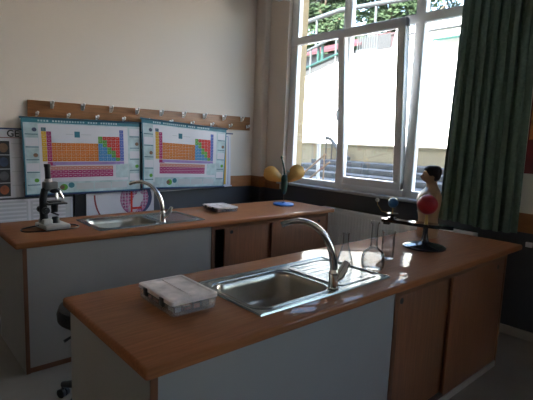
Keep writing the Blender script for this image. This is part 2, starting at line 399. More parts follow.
# ------------------------------------------------------------------ organiser boxes
def organiser(loc, rz, sx, sy, h, label, latches=True):
    r = thing('organiser_box', label, 'box', loc, rz)
    b = N(); t = .003; hx, hy = sx/2, sy/2
    o = ring(b, rrect(0, 0, hx-.004, hy-.004, .012, 0, 5)); o1 = ring(b, rrect(0, 0, hx, hy, .014, h*.72, 5)); i1 = ring(b, rrect(0, 0, hx-t, hy-t, .012, h*.72, 5)); i0 = ring(b, rrect(0, 0, hx-.004-t, hy-.004-t, .010, t, 5))
    bridge(b, o, o1); bridge(b, o1, i1); bridge(b, i1, i0); cap(b, o, flip=True); cap(b, i0)
    mesh_obj('tray', b, 'clear', r, False)
    b = N(); l0 = ring(b, rrect(0, 0, hx+.002, hy+.002, .015, h*.72, 5)); l1 = ring(b, rrect(0, 0, hx+.002, hy+.002, .015, h*.95, 5)); l2 = ring(b, rrect(0, 0, hx-.004, hy-.004, .012, h, 5)); l3 = ring(b, rrect(0, 0, hx-.014, hy-.014, .01, h, 5)); l4 = ring(b, rrect(0, 0, hx-.018, hy-.018, .01, h-.004, 5))
    for p, q in ((l0, l1), (l1, l2), (l2, l3), (l3, l4)): bridge(b, p, q)
    cap(b, l4); cap(b, l0, flip=True); bx(b, -.004, .004, -hy+.02, hy-.02, h-.005, h-.001)
    mesh_obj('lid', b, 'lid', r, False)
    b = N()
    for i in range(4):
        for j in range(4):
            x = -hx+.02+(sx-.04)*(i+.5)/4; y = -hy+.02+(sy-.04)*(j+.5)/4
            bx(b, x-sx*.085, x+sx*.085, y-sy*.09, y+sy*.09, t, h*rnd.uniform(.35, .66), rnd.choice((0, 1, 1, 2, 3)), bev=.004)
    mesh_obj('contents', b, ['black', 'paper2', 'navy', 'p_sal'], r, False)
    if latches:
        for s in (-.24, .24): boxpart('latch', r, 'black', -hx-.007, -hx+.002, sy*s-.015, sy*s+.015, h*.42, h*.95, bev=.002, world=False)
    return r
organiser((.917, 1.553, TOP), math.radians(-1), .205, .285, .062, 'clear plastic organiser box with black latches on left end of front worktop')
organiser((2.455, 3.40, TOP), math.radians(-6), .225, .28, .046, 'clear plastic organiser box on rear worktop right of the rear faucet')

# ------------------------------------------------------------------ microscope
m = thing('microscope', 'grey and black microscope on the left end of rear worktop', 'microscope', (.945, 3.32, TOP), math.radians(6))
def lp(name, bm, mt, par, **k): return mesh_obj(name, bm, mt, par, False, **k)
b = N(); bx(b, -.075, .095, -.10, .10, 0, .032, bev=.01); bx(b, -.07, -.005, -.05, .05, .03, .07, bev=.012); lp('base', b, 'scope', m)
b = N(); tube(b, [(-.045, 0, .05), (-.050, 0, .12), (-.052, 0, .20), (-.040, 0, .265), (-.010, 0, .285)], [.028, .026, .024, .024, .024], 14, flat=1); lp('arm', b, 'black', m)
b = N(); bx(b, -.048, .045, -.030, .030, .272, .325, bev=.01); lp('head', b, 'scopedk', m)
b = N(); tube(b, [(-.012, 0, .32), (-.014, 0, .345)], .024, 18); lp('tube_collar', b, 'moon', m)
b = N(); tube(b, [(-.014, 0, .345), (-.018, 0, .438)], .019, 18); tube(b, [(-.0178, 0, .425), (-.0185, 0, .447)], .022, 18); lp('eyepiece', b, 'black', m)
b = N(); ball(b, (.03, 0, .262), .036, sc=(1, 1, .7)); lp('nosepiece', b, 'black', m)
for dx, dy in ((.0, -.028), (.028, .022), (.052, -.012)):
    b = N(); tube(b, [(.03+dx*.5, dy*.5, .255), (.03+dx, dy, .205)], [.011, .008], 12); tube(b, [(.03+dx*.8, dy*.8, .225), (.03+dx*.84, dy*.84, .221)], .0115, 12); lp('objective', b, 'chrome', m)
b = N(); bx(b, -.045, .085, -.075, .065, .168, .180, bev=.003); bx(b, -.02, .06, -.03, .03, .18, .188, bev=.002); lp('stage', b, 'black', m)
b = N(); tube(b, [(.025, 0, .168), (.025, 0, .11)], [.026, .022], 18); tube(b, [(.03, 0, .032), (.03, 0, .075)], [.03, .022], 18); tube(b, [(.03, 0, .10), (.025, 0, .09)], .03, 16); lp('condenser', b, 'black', m)
for s in (-1, 1):
    b = N(); tube(b, [(-.052, s*.03, .13), (-.052, s*.055, .13)], .024, 18); tube(b, [(-.052, s*.055, .13), (-.052, s*.066, .13)], .013, 14); lp('focus_knob', b, 'black', m)
b = N(); pts = [(-.07, .02, .02), (-.11, .04, .012), (-.19, .02, .005), (-.20, -.07, .005), (-.10, -.12, .005), (-.02, -.13, .005), (.08, -.135, .005), (.15, -.10, .005), (.16, -.02, .005), (.13, .03, .005)]
sm = []
for i in range(len(pts)-1):
    p0, p1, p2, p3 = (Vector(pts[max(0, min(len(pts)-1, i+k))]) for k in (-1, 0, 1, 2))
    for t in (0, .25, .5, .75): sm.append(.5*((2*p1)+(-p0+p2)*t+(2*p0-5*p1+4*p2-p3)*t*t+(-p0+3*p1-3*p2+p3)*t**3))
tube(b, sm, .0042, 8); lp('power_cable', b, 'black', m)

# ------------------------------------------------------------------ flower model
f = thing('flower_model', 'half flower model with two yellow petals on round blue base', 'flower model', (3.235, 3.36, TOP), math.radians(-42))
b = N(); lathe(b, [(.10, 0), (.108, .004), (.108, .016), (.10, .021), (.02, .024), (.012, .032)], 36); lp('base', b, 'blue', f)
b = N(); tube(b, [(0, 0, .025), (0, 0, .13)], .0045, 10); lp('rod', b, 'chrome', f)
b = N(); tube(b, [(0, 0, .115), (0, 0, .14), (0, 0, .19), (0, 0, .25), (0, 0, .29)], [.012, .026, .034, .036, .028], 18); ball(b, (0, -.004, .27), .042, sc=(.9, .9, 1.25)); lp('calyx', b, 'green', f)
b = N(); tube(b, [(0, 0, .30), (-.004, 0, .36), (-.020, 0, .43), (-.036, 0, .490)], [.012, .010, .010, .008], 12); ball(b, (-.037, 0, .495), .014, sc=(1, 1, 1.2)); lp('pistil', b, 'green', f)
for dx in (.024, .040):
    b = N(); tube(b, [(dx*.4, -.01, .26), (dx, -.015, .31), (dx*1.1, -.015, .35)], .004, 8); ball(b, (dx*1.1, -.015, .355), .009, sc=(1, 1, 1.6)); lp('stamen', b, 'aqua', f)
def petal(sx, an, w, ln, base):
    b = N(); rows = []
    nu, nv = 12, 10
    for side in (0, 1):
        g = []
        for i in range(nu+1):
            u = i/nu; half = w*(.18+.82*math.sin(min(1, u*1.22)*PI/2))*math.sqrt(max(0, 1-max(0, (u-.55)/.45)**2.4))+.002
            row = []
            for j in range(nv+1):
                v = 2*j/nv-1
                cupd = -.045*(1-v*v)*math.sin(u*PI)*1.0
                row.append(b.verts.new((u*ln, cupd+side*.006, v*half)))
            g.append(row)
        rows.append(g)
    for g, fl in ((rows[0], 0), (rows[1], 1)):
        for i in range(nu):
            for j in range(nv):
                q = [g[i][j], g[i+1][j], g[i+1][j+1], g[i][j+1]]; b.faces.new(q if fl else q[::-1])
    for a, c in ((lambda g: [r[0] for r in g], 0), (lambda g: [r[-1] for r in g], 0), (lambda g: g[-1], 0), (lambda g: g[0], 0)):
        e0, e1 = a(rows[0]), a(rows[1])
        for k in range(len(e0)-1): b.faces.new((e0[k], e0[k+1], e1[k+1], e1[k]))
    b.transform(Matrix.Translation(base) @ Matrix.Diagonal((sx, 1, 1, 1)) @ Matrix.Rotation(-an, 4, 'Y'))
    lp('petal', b, 'petal', f)
petal(-1, math.radians(28), .080, .228, (-.012, 0, .255))
petal(1, math.radians(42), .082, .235, (.012, 0, .245))

# ------------------------------------------------------------------ glassware on the front bench
def glassware(name, label, cat, loc, prof, th=.0022):
    """prof: outside (r,z) from the bottom centre up to the rim"""
    inner = [(max(.001, r-th), z+(th if i < 2 else 0)) for i, (r, z) in enumerate(prof)]
    b = N(); full = [(0.001, prof[0][1])]+prof+[(prof[-1][0]-th*.5, prof[-1][1]+.0012)]+inner[::-1]+[(0.001, inner[0][1])]
    lathe(b, full, 40)
    o = mesh_obj(name, b, 'glass', None, smooth=True, angle=50); o.location = loc
    return tag(o, label, cat)
glassware('erlenmeyer_flask', 'clear conical flask nearest the front faucet', 'flask', (1.928, 1.50, TOP+.0045 if False else TOP),
          [(.040, 0), (.046, .004), (.047, .012), (.040, .045), (.026, .092), (.0185, .115), (.017, .125), (.017, .178), (.0195, .184)])
glassware('flat_bottomed_flask', 'clear round flat bottomed flask with long neck, in front of the beaker', 'flask', (2.01, 1.375, TOP),
          [(.045, 0), (.052, .003), (.060, .018), (.0625, .045), (.060, .075), (.050, .098), (.032, .112), (.021, .122), (.0185, .135), (.0178, .225), (.018, .245), (.024, .252), (.024, .257)])
glassware('beaker', 'clear straight beaker with flared rim, behind the round flask', 'beaker', (2.27, 1.455, TOP),
          [(.030, 0), (.036, .004), (.0365, .012), (.0365, .13), (.037, .155), (.041, .165)])

# ------------------------------------------------------------------ orrery
o_ = thing('orrery', 'tabletop orrery with red sun ball and small blue earth on front worktop', 'orrery', (2.735, 1.480, TOP), math.radians(108))
b = N(); lathe(b, [(.132, 0), (.138, .004), (.138, .012), (.12, .022), (.06, .034), (.03, .044), (.022, .060)], 44); lp('base', b, 'gloss', o_)
b = N(); lathe(b, [(.024, .055), (.017, .09), (.016, .136), (.03, .137), (.03, .143)], 28); lp('post', b, 'gloss', o_)
b = N()
a = ring(b, [(x, y, .142) for x, y in ((-.17, -.010), (-.16, -.018), (-.05, -.050), (.04, -.050), (.14, -.028), (.28, -.022), (.295, -.010), (.295, .010), (.28, .022), (.14, .028), (.04, .050), (-.05, .050), (-.16, .018), (-.17, .010))])
d = ring(b, [(v.co.x, v.co.y, .165) for v in a]); bridge(b, a, d); cap(b, a, flip=True); cap(b, d); lp('arm', b, 'gloss', o_)
b = N(); tube(b, [(0, 0, .16), (0, 0, .235)], [.012, .008], 12); lp('sun_rod', b, 'brass', o_)
b = N(); ball(b, (0, 0, .289), .066, u=32, v=20); lp('sun', b, 'red', o_)
b = N(); lathe(b, [(.030, .163), (.030, .178), (.014, .180), (.014, .205)], 24, (.225, 0, 0)); lathe(b, [(.040, .198), (.042, .202), (.040, .206)], 30, (.225, 0, 0)); lp('gear', b, 'gloss', o_)
b = N(); bx(b, .235, .28, -.020, .020, .126, .143, bev=.006); lp('gear_housing', b, 'black', o_)
b = N(); tube(b, [(.225, 0, .20), (.225, 0, .255)], .004, 10); lp('earth_rod', b, 'brass', o_)
b = N(); ball(b, (.225, 0, .278), .035, u=24, v=16); lp('earth', b, 'earth', o_)
b = N(); tube(b, [(.235, 0, .204), (.30, .0, .212), (.332, .0, .256), (.335, .0, .280)], .0025, 8); lp('moon_rod', b, 'brass', o_)
b = N(); ball(b, (.335, .0, .287), .014); lp('moon', b, 'moon', o_)

# ------------------------------------------------------------------ anatomical torso model
t_ = thing('torso_model', 'dark haired skin coloured human torso model standing behind the orrery', 'torso model', (3.13, 1.68, TOP), math.radians(122))
t_.scale = (1.04, 1.06, .965)
b = N(); NN = 40
rings = [ # z, forward offset, half width, half depth, squareness
 (0, 0, .098, .072), (.03, 0, .100, .074), (.08, 0, .096, .070), (.13, .002, .092, .066), (.18, .004, .098, .071), (.23, .006, .110, .079),
 (.28, .006, .122, .084), (.315, .003, .130, .080), (.34, -.002, .130, .068), (.358, -.006, .112, .057), (.372, -.008, .080, .048), (.384, -.008, .054, .042), (.396, -.006, .041, .039),
 (.408, -.004, .036, .036), (.420, .002, .038, .040), (.430, .010, .041, .048), (.442, .010, .046, .053), (.452, .009, .048, .055), (.460, .008, .049, .056), (.468, .007, .050, .057), (.476, .005, .051, .0575), (.488, .003, .0515, .058), (.500, .001, .051, .058), (.512, -.001, .048, .055), (.524, -.003, .041, .047), (.533, -.004, .030, .034), (.539, -.005, .014, .016)]
prev = None; first = None
for z, fo, w, d in rings:
    pts = []
    for k in range(NN):
        a = 2*PI*k/NN; ca, sa = math.cos(a), math.sin(a)
        e = .85 if z < .36 else 1
        x = fo+d*math.copysign(abs(ca)**e, ca); y = w*math.copysign(abs(sa)**e, sa)
        if z > .41:
            g = math.exp(-(a if a < PI else a-2*PI)**2/.022)
            x += g*(.018*math.exp(-((z-.457)/.008)**2)+.007*math.exp(-((z-.468)/.010)**2)+.005*math.exp(-((z-.441)/.004)**2)+.006*math.exp(-((z-.428)/.006)**2))
        elif .24 < z < .34:
            for ay in (.62, 2*PI-.62): x += .010*math.exp(-((a-ay)/.35)**2)*math.exp(-((z-.29)/.03)**2)
        pts.append((x, y, z))
    cur = ring(b, pts)
    if prev: bridge(b, prev, cur)
    else: first = cur
    prev = cur
cap(b, first, flip=True); cap(b, prev)
for s in (-1, 1):   # shoulder stumps, ears
    ball(b, (-.002, s*.118, .312), .042, sc=(.95, .75, 1.05))
    ball(b, (-.004, s*.049, .462), .014, sc=(.8, .35, 1.2), u=12, v=8)
    ball(b, (.0585, s*.019, .470), .0055, sc=(.5, 1.2, .7), mi=1, u=10, v=6)
lp('body', b, ['skin', 'eye'], t_, angle=60)
def head_at(z):
    for q in range(len(rings)-1):
        if rings[q][0] <= z <= rings[q+1][0]:
            t = (z-rings[q][0])/(rings[q+1][0]-rings[q][0]); return [rings[q][n]*(1-t)+rings[q+1][n]*t for n in (1, 2, 3)]
    return [-.005, .010, .012]
def hairline(a):
    a = abs(a if a < PI else a-2*PI); d = math.degrees(a)
    if d < 45: return .506
    if d < 75: return .506-.036*(d-45)/30
    if d < 100: return .470
    if d < 125: return .470-.040*(d-100)/25
    return .430
b = N(); g = []
NZ = 30
for i in range(NZ+1):
    row = []
    for k in range(NN):
        a = 2*PI*k/NN; h0 = hairline(a); z = h0+(.538-h0)*i/NZ; fo, w_, d_ = head_at(z)
        th = .0085*min(1, i/4)+.002*math.sin(a*9)*min(1, i/6)*(1-i/NZ); top = .010*max(0, (z-.505)/.033)
        row.append(b.verts.new((fo+(d_+th)*math.cos(a), (w_+th)*math.sin(a), z+top)))
    g.append(row)
for i in range(NZ): bridge(b, g[i], g[i+1])
cap(b, g[-1]); lp('hair', b, 'hair', t_, angle=60)

# ------------------------------------------------------------------ radiator
RY0, RY1 = 1.62, 3.34
r = thing('radiator', 'white ribbed panel radiator under the window between the benches', 'radiator', (3.82, (RY0+RY1)/2, .14))
b = N(); n = 44
bx(b, 3.800, 3.812, RY0, RY1, .15, .775, bev=.004)
for k in range(n):
    y = RY0+.025+(RY1-RY0-.05)*k/(n-1); bx(b, 3.792, 3.802, y-.011, y+.011, .18, .755, bev=.004)
mesh_obj('front_panel', b, 'radiator', r)
boxpart('back_panel', r, 'radiator', 3.868, 3.880, RY0, RY1, .15, .775, bev=.004)
b = N(); bx(b, 3.795, 3.882, RY0-.003, RY1+.003, .772, .800, bev=.004)
for k in range(30):
    y = RY0+.04+(RY1-RY0-.08)*k/29; bx(b, 3.815, 3.865, y-.02, y+.02, .7995, .8025)
mesh_obj('top_grille', b, 'radiator', r)
for y in (RY0-.002, RY1-.008): boxpart('side_cover', r, 'radiator', 3.797, 3.881, y, y+.010, .15, .78)
for y in (RY0+.2, RY1-.2): boxpart('bracket', r, 'base', 3.87, XW-.0005, y-.02, y+.02, .25, .6)
for y in (RY0+.08, RY1-.08):
    b = N(); tube(b, [(3.84, y, .16), (3.84, y, .0)], .011, 12); mesh_obj('pipe', b, 'radiator', r)

# ------------------------------------------------------------------ curtain, right poster, socket
b = N(); prev = None; rowsN, colsN = 26, 170
for side in (0, 1):
    g = []
    for i in range(rowsN+1):
        tz = i/rowsN; z = .872+(3.160-.872)*tz; row = []
        for j in range(colsN+1):
            s = j/colsN; yl = 1.925-.05*tz; yr = 1.285+.02*tz
            ph = s*2*PI*7.5
            amp = .034*(.75+.25*math.sin(s*9.1+1))*(1-.15*tz)
            x = 3.775+amp*math.sin(ph+.5*math.sin(ph*.5+tz*1.2))+.008*math.sin(ph*2.3+tz*2)+side*.003
            y = yl+(yr-yl)*s+.014*math.sin(ph*2+.6)
            zz = z+(.012*math.sin(s*5+1) if i == 0 else 0)
            row.append(b.verts.new((x, y, zz)))
        g.append(row)
    for i in range(rowsN):
        for j in range(colsN): b.faces.new((g[i][j], g[i][j+1], g[i+1][j+1], g[i+1][j]))
cu = mesh_obj('curtain', b, 'curtain', None, angle=80); tag(cu, 'long dark green pleated curtain hanging at the right side of the window', 'curtain')
b = N(); bx(b, 3.74, 3.82, .95, 4.2, 3.165, 3.20, bev=.004)
for y in (1.1, 2.6, 4.1): bx(b, 3.80, XW, y-.02, y+.02, 3.17, 3.195)
tag(mesh_obj('curtain_rail', b, 'pvc', None), 'white curtain rail fixed above the window carrying the green curtain', 'curtain rail')

ps = thing('wall_poster', 'dark red and orange poster on the wall right of the green curtain', 'poster', (3.888, .95, 1.33))
b = N(); bx(b, 3.884, 3.90, .62, 1.315, 1.335, 2.32, 0); bx(b, 3.8825, 3.884, .63, 1.305, 1.60, 1.86, 1)
bx(b, 3.8825, 3.884, .63, 1.305, 1.345, 1.60, 2)
mesh_obj('sheet', b, ['maroon', 'orangeprint', 'maroon'], ps, smooth=False)
b = N(); tube(b, [(3.889, .60, 2.325), (3.889, 1.33, 2.325)], .010, 12); mesh_obj('hanging_rod', b, 'black', ps)
b = N(); bx(b, 3.882, 3.90, 1.195, 1.245, .755, .795, bev=.004); bx(b, 3.878, 3.883, 1.205, 1.235, .763, .787, bev=.002)
tag(mesh_obj('wall_socket', b, 'pvc', None), 'tiny pale cable outlet on the dark wall past the right end of the front worktop', 'socket')

# ------------------------------------------------------------------ coat rack board
rk = thing('coat_rack', 'long brown wooden coat rack board with silver hooks on the back wall', 'coat rack', (2.436, 4.59, 1.63))
boxpart('board', rk, 'board', 1.126, 3.745, 4.578, YB, 1.628, 1.797, bev=.003)
for k in range(9):
    x = 1.332+k*.2832; b = N()
    bx(b, x-.014, x+.014, 4.571, 4.579, 1.733, 1.794, bev=.002)
    tube(b, [(x, 4.575, 1.772), (x, 4.545, 1.770), (x, 4.527, 1.778), (x, 4.522, 1.792)], [.009, .009, .009, .010], 10)
    tube(b, [(x, 4.575, 1.748), (x, 4.556, 1.744), (x, 4.544, 1.750), (x, 4.541, 1.760)], [.008, .008, .008, .009], 10)
    ball(b, (x, 4.522, 1.794), .013, u=12, v=8); ball(b, (x, 4.541, 1.761), .012, u=12, v=8)
    mesh_obj('hook', b, 'nickel', rk)
for k in range(10):
    x = 1.198+k*.277; b = N()
    bx(b, x-.009, x+.009, 4.573, 4.579, 1.652, 1.692, bev=.002)
    tube(b, [(x, 4.575, 1.668), (x, 4.545, 1.665), (x, 4.530, 1.672), (x, 4.527, 1.686)], [.008, .008, .008, .009], 10); ball(b, (x, 4.527, 1.688), .012, u=12, v=8)
    mesh_obj('hook', b, 'nickel', rk)

# ------------------------------------------------------------------ wall charts
class Sheet:
    """a printed sheet with four corners, a gentle sag and prints laid on it (one mesh)"""
    def __init__(s, TL, TR, BL, BR, y, back='paper', bow=.012, thick=.002):
        s.c = (TL, TR, BL, BR); s.y = y; s.bow = bow; s.b = N(); s.m = [back]; s.lift = 0
        s.rect(0, 0, 1, 1, back); s.rect(0, 0, 1, 1, back, lift=-thick); s.edge(thick)
    def P(s, u, v, lift=0):
        TL, TR, BL, BR = s.c
        x = (TL[0]*(1-u)+TR[0]*u)*(1-v)+(BL[0]*(1-u)+BR[0]*u)*v
        z = (TL[1]*(1-u)+TR[1]*u)*(1-v)+(BL[1]*(1-u)+BR[1]*u)*v
        y = s.y-s.bow*math.sin(PI*v)*(.4+.6*math.sin(u*5+.7)**2)-.006*math.sin(u*9+v*3)*v-lift
        return (x, y, z)
    def mi(s, m):
        if m not in s.m: s.m.append(m)
        return s.m.index(m)
    def edge(s, th):
        for e in (lambda t: (t, 0), lambda t: (t, 1), lambda t: (0, t), lambda t: (1, t)):
            for k in range(12):
                a, c = e(k/12), e((k+1)/12)
                s.b.faces.new([s.b.verts.new(q) for q in (s.P(*a), s.P(*c), s.P(*c, -th), s.P(*a, -th))]).material_index = 0
    def rect(s, u0, v0, u1, v1, m, lift=None):
        if lift is None: lift = s.lift
        nu = max(1, math.ceil((u1-u0)*16)); nv = max(1, math.ceil((v1-v0)*12)); i = s.mi(m)
        g = [[s.b.verts.new(s.P(u0+(u1-u0)*a/nu, v0+(v1-v0)*c/nv, lift)) for a in range(nu+1)] for c in range(nv+1)]
        for c in range(nv):
            for a in range(nu): s.b.faces.new((g[c][a], g[c][a+1], g[c+1][a+1], g[c+1][a])).material_index = i
    def disc(s, u, v, ru, rv, m, lift, n=28):
        f = s.b.faces.new([s.b.verts.new(s.P(u+ru*math.cos(2*PI*k/n), v+rv*math.sin(2*PI*k/n), lift)) for k in range(n)]); f.material_index = s.mi(m)
    def done(s, name, parent): return mesh_obj(name, s.b, s.m, parent, smooth=True, angle=30)
def rod(name, parent, a, c, r_, m):
    b = N(); tube(b, [a, c], r_, 12); return mesh_obj(name, b, m, parent)

def periodic(TL, TR, BL, BR, y, label):
    root = thing('periodic_table_chart', label, 'wall chart', ((BL[0]+BR[0])/2, y, min(BL[1], BR[1])))
    s = Sheet(TL, TR, BL, BR, y, 'teal'); R_ = s.rect; e = .0012
    R_(.012, .055, .988, .985, 'aqua', e)
    # side columns: little information blocks
    for side in (0, 1):
        for k in range(5):
            u0 = .020 if side == 0 else .885; v0 = .085+k*.165
            R_(u0, v0, u0+.095, v0+.105, 'paper' if (k+side) % 2 else 'aqua', 2*e); R_(u0, v0+.115, u0+.095, v0+.125, 'tealdk', 2*e)
            if (k+side) % 2 == 0: s.disc(u0+.07, v0+.06, .018, .026, ('blueplanet', 'p_grn', 'brownplanet')[(k+side) % 3], 3*e)
    R_(.118, .070, .868, .90, 'paper', 2*e)
    # heading: row of small pale marks, too small to read
    for k in range(30):
        if k not in (4, 17, 22): R_(.12+k*.022, .018, .12+k*.022+.014, .040, 'aqua', e)
    x0, cw, v0, ch = .140, .0382, .115, .0495
    def cell(c, r, m):
        u, v = x0+c*cw, v0+r*ch
        R_(u, v, u+cw*.95, v+ch*.94, m, 3*e); R_(u+cw*.25, v+ch*.40, u+cw*.6, v+ch*.47, 'paper', 4*e)
    cell(0, 0, 'tealdk'); cell(17, 0, 'p_ind')
    for r_i in range(1, 9): cell(0, r_i, 'p_yel')
    for r_i in range(1, 9): cell(1, r_i, 'p_mag'); cell(17, r_i, 'p_ind')
    for r_i in range(4, 9):
        for c in range(2, 12): cell(c, r_i, 'p_ora')
    for r_i in range(2, 9):
        for c in range(12, 17):
            k = (r_i-2)*.68-(c-12)
            cell(c, r_i, 'p_red' if k < -.4 else ('p_grn' if k < .75 else 'p_blu'))
    R_(x0+cw*2, v0+ch*9.1, x0+cw*18, v0+ch*9.95, 'p_pur', 3*e); R_(x0+cw, v0+ch*9.1, x0+cw*2.6, v0+ch*10.1, 'p_mag', 3*e)
    for c in range(14):
        for r_i in range(3):
            u, v = .185+c*.0385, .625+r_i*.052
            R_(u, v, u+.0372, v+.048, ('p_sal', 'p_sal', 'p_mag')[r_i] if r_i != 1 else 'p_ora' if False else ('p_sal', 'p_mag', 'p_mag')[r_i], 3*e); R_(u+.008, v+.02, u+.026, v+.026, 'paper', 4*e)
    R_(.40, .155, .445, .235, 'teal', 3*e); R_(.33, .19, .39, .20, 'paper2', 3*e); R_(.455, .19, .54, .20, 'paper2', 3*e)
    R_(.75, .60, .865, .80, 'aqua', 3*e)
    R_(.13, .835, .865, .965, 'aqua', 3*e)
    for k in range(3): R_(.40+k*.155, .86, .40+k*.155+.145, .95, 'paper2', 4*e)
    s.disc(.36, .885, .025, .038, 'teal', 4*e); s.disc(.30, .91, .03, .045, 'p_grn', 4*e); s.disc(.285, .91, .02, .03, 'brownplanet', 5*e)
    s.done('sheet', root)
    rod('top_rod', root, (TL[0]-.012, y-.002, TL[1]+.003), (TR[0]+.012, y-.002, TR[1]+.003), .009, 'tealdk')
    rod('bottom_rod', root, (BL[0]-.006, y-.004, BL[1]-.003), (BR[0]+.006, y-.004, BR[1]-.003), .008, 'navy')
    for u in (.12, .88):
        x = TL[0]+(TR[0]-TL[0])*u; z = TL[1]+(TR[1]-TL[1])*u
        b = N(); tube(b, [(x, y-.002, z), (x, 4.53, 1.672)], .0018, 6); mesh_obj('hanging_cord', b, 'black', root)
    return root
periodic((1.052, 1.632), (2.203, 1.640), (1.071, .925), (2.213, .930), 4.525, 'teal bordered periodic table chart on the left, behind the microscope')
periodic((2.200, 1.690), (3.318, 1.624), (2.216, .943), (3.296, .926), 4.505, 'teal bordered periodic table chart on the right, left of the window corner')

# sheet behind the right periodic table
root = thing('wall_chart', 'white chart with yellow stripe peeking out behind the right periodic table', 'wall chart', (2.95, 4.565, .92))
s = Sheet((2.45, 1.585), (3.425, 1.572), (2.45, .905), (3.445, .925), 4.560, 'paper', .006)
s.rect(.80, .08, .925, .97, 'p_yel', .001); s.rect(.955, .05, .962, .97, 'p_ind', .001); s.rect(.85, .05, .955, .06, 'p_ind', .001); s.done('sheet', root)
rod('top_rod', root, (2.44, 4.56, 1.588), (3.455, 4.56, 1.575), .008, 'navy'); rod('bottom_rod', root, (2.44, 4.553, .900), (3.455, 4.553, .922), .009, 'paper')
# planets poster at the far left
root = thing('planet_poster', 'white poster with black planet pictures and large heading at far left', 'poster', (.72, 4.57, .91))
s = Sheet((.36, 1.535), (1.075, 1.535), (.36, .905), (1.075, .905), 4.572, 'paper', .006)
s.rect(0, 0, 1, .022, 'navy', .001); s.rect(0, .132, 1, .142, 'maroon', .001)
for k, pm in enumerate(('brownplanet', 'blueplanet', 'greyplanet', 'redplanet')):
    v0 = .185+k*.2; s.rect(.50, v0, .845, v0+.192, 'black', .001); s.disc(.775, v0+.096, .052, .066, pm, .002); s.rect(.865, v0+.03, .985, v0+.04, 'paper2', .001)
s.done('sheet', root)
me = text_mesh('GE', .092, .02); bmt = N(); bmt.from_mesh(me); bpy.data.meshes.remove(me)
bmt.transform(Matrix.Translation((.945, 4.564, 1.458)) @ Matrix.Rotation(PI/2, 4, 'X') @ Matrix.Diagonal((.88, .92, 1, 1)))
mesh_obj('heading_text', bmt, 'black', root, smooth=False)
# grey data table sheet under them
root = thing('data_table_chart', 'grey sheet of printed table rows low on the wall behind the microscope', 'wall chart', (1.0, 4.58, .35))
s = Sheet((.50, .885), (1.512, .885), (.50, .36), (1.512, .36), 4.592, 'paper', .004)
s.rect(.02, .03, .60, .98, 'paper2', .001); s.rect(.62, .03, .985, .98, 'paper2', .001)
for k in range(9):
    s.rect(.05, .06+k*.07, .585, .09+k*.07, 'paper', .002); s.rect(.64, .07+k*.07, .93, .095+k*.07, 'paper', .002)
s.done('sheet', root)
# white map chart with the round net
root = thing('round_diagram_chart', 'white chart with round red and blue net diagram behind the rear faucet', 'wall chart', (2.0, 4.55, .35))
s = Sheet((1.635, 1.54), (2.385, 1.54), (1.635, .36), (2.385, .36), 4.568, 'paper', .004)
cu_, cv_ = .72, (1.54-.835)/1.18
s.disc(cu_, cv_, .245, .245*.75/1.18, 'navy', .001, 40); s.disc(cu_-.03, cv_, .215, .235*.75/1.18, 'net', .002, 40)
for k in range(9):
    a = cu_-.22+k*.045; h = math.sqrt(max(0, .205**2-(a-cu_+.03)**2))*.75/1.18
    s.rect(a, cv_-h, a+.006, cv_+h, 'paper', .003)
for k in range(-4, 5):
    h = math.sqrt(max(0, .205**2-(k*.045)**2)); v = cv_+k*.045*.75/1.18; s.rect(cu_-.03-h, v, cu_-.03+h, v+.004, 'paper', .003)
s.rect(cu_-.095, cv_-.12, cu_-.065, cv_+.125, 'p_red', .004); s.rect(cu_-.095, cv_+.08, cu_+.08, cv_+.10, 'p_red', .004)
for k in range(14):
    t = k/14; s.rect(.10+.10*t*t, .55+.2*t, .115+.10*t*t+.008, .55+.2*(t+.08), 'maroon', .002)
s.done('sheet', root)
rod('top_rod', root, (1.625, 4.566, 1.543), (2.395, 4.566, 1.543), .008, 'navy')
b = N(); bx(b, 1.53, 1.632, 4.575, 4.5995, .35, .9); tag(mesh_obj('dark_gap_strip', b, 'black', None), 'narrow black strip put in for the dark gap between grey and white sheets', 'wall chart')  # black strip added where only a dark gap shows between sheets

# ------------------------------------------------------------------ swivel stool between the benches
st = thing('swivel_stool', 'black swivel stool on castors between the two benches', 'stool', (.90, 2.33, 0))
b = N(); lathe(b, [(.10, .515), (.19, .522), (.212, .540), (.215, .575), (.205, .605), (.16, .622), (.05, .628), (.01, .628)], 40, (.90, 2.33, 0)); mesh_obj('seat', b, 'seat', st)
b = N(); lathe(b, [(.05, .09), (.05, .15), (.028, .16), (.028, .36), (.019, .36), (.019, .50), (.07, .505), (.07, .52)], 24, (.90, 2.33, 0)); mesh_obj('gas_column', b, 'black', st)
b = N(); tube(b, [(.90, 2.33, .50), (.74, 2.27, .49), (.69, 2.26, .475)], [.006, .006, .008], 10); mesh_obj('height_lever', b, 'black', st)
for k in range(5):
    a = math.radians(118+72*k); ex, ey = .90+.27*math.cos(a), 2.33+.27*math.sin(a)
    b = N(); tube(b, [(.90, 2.33, .125), (.90+.14*math.cos(a), 2.33+.14*math.sin(a), .11), (ex, ey, .075)], [.030, .026, .018], 12); mesh_obj('leg', b, 'black', st)
    b = N(); sx_, sy_ = -math.sin(a), math.cos(a)
    for q in (-.014, .014): tube(b, [(ex+sx_*(q-.009), ey+sy_*(q-.009), .027), (ex+sx_*(q+.009), ey+sy_*(q+.009), .027)], .027, 18)
    tube(b, [(ex, ey, .03), (ex, ey, .08)], .009, 10); mesh_obj('castor', b, 'black', st)

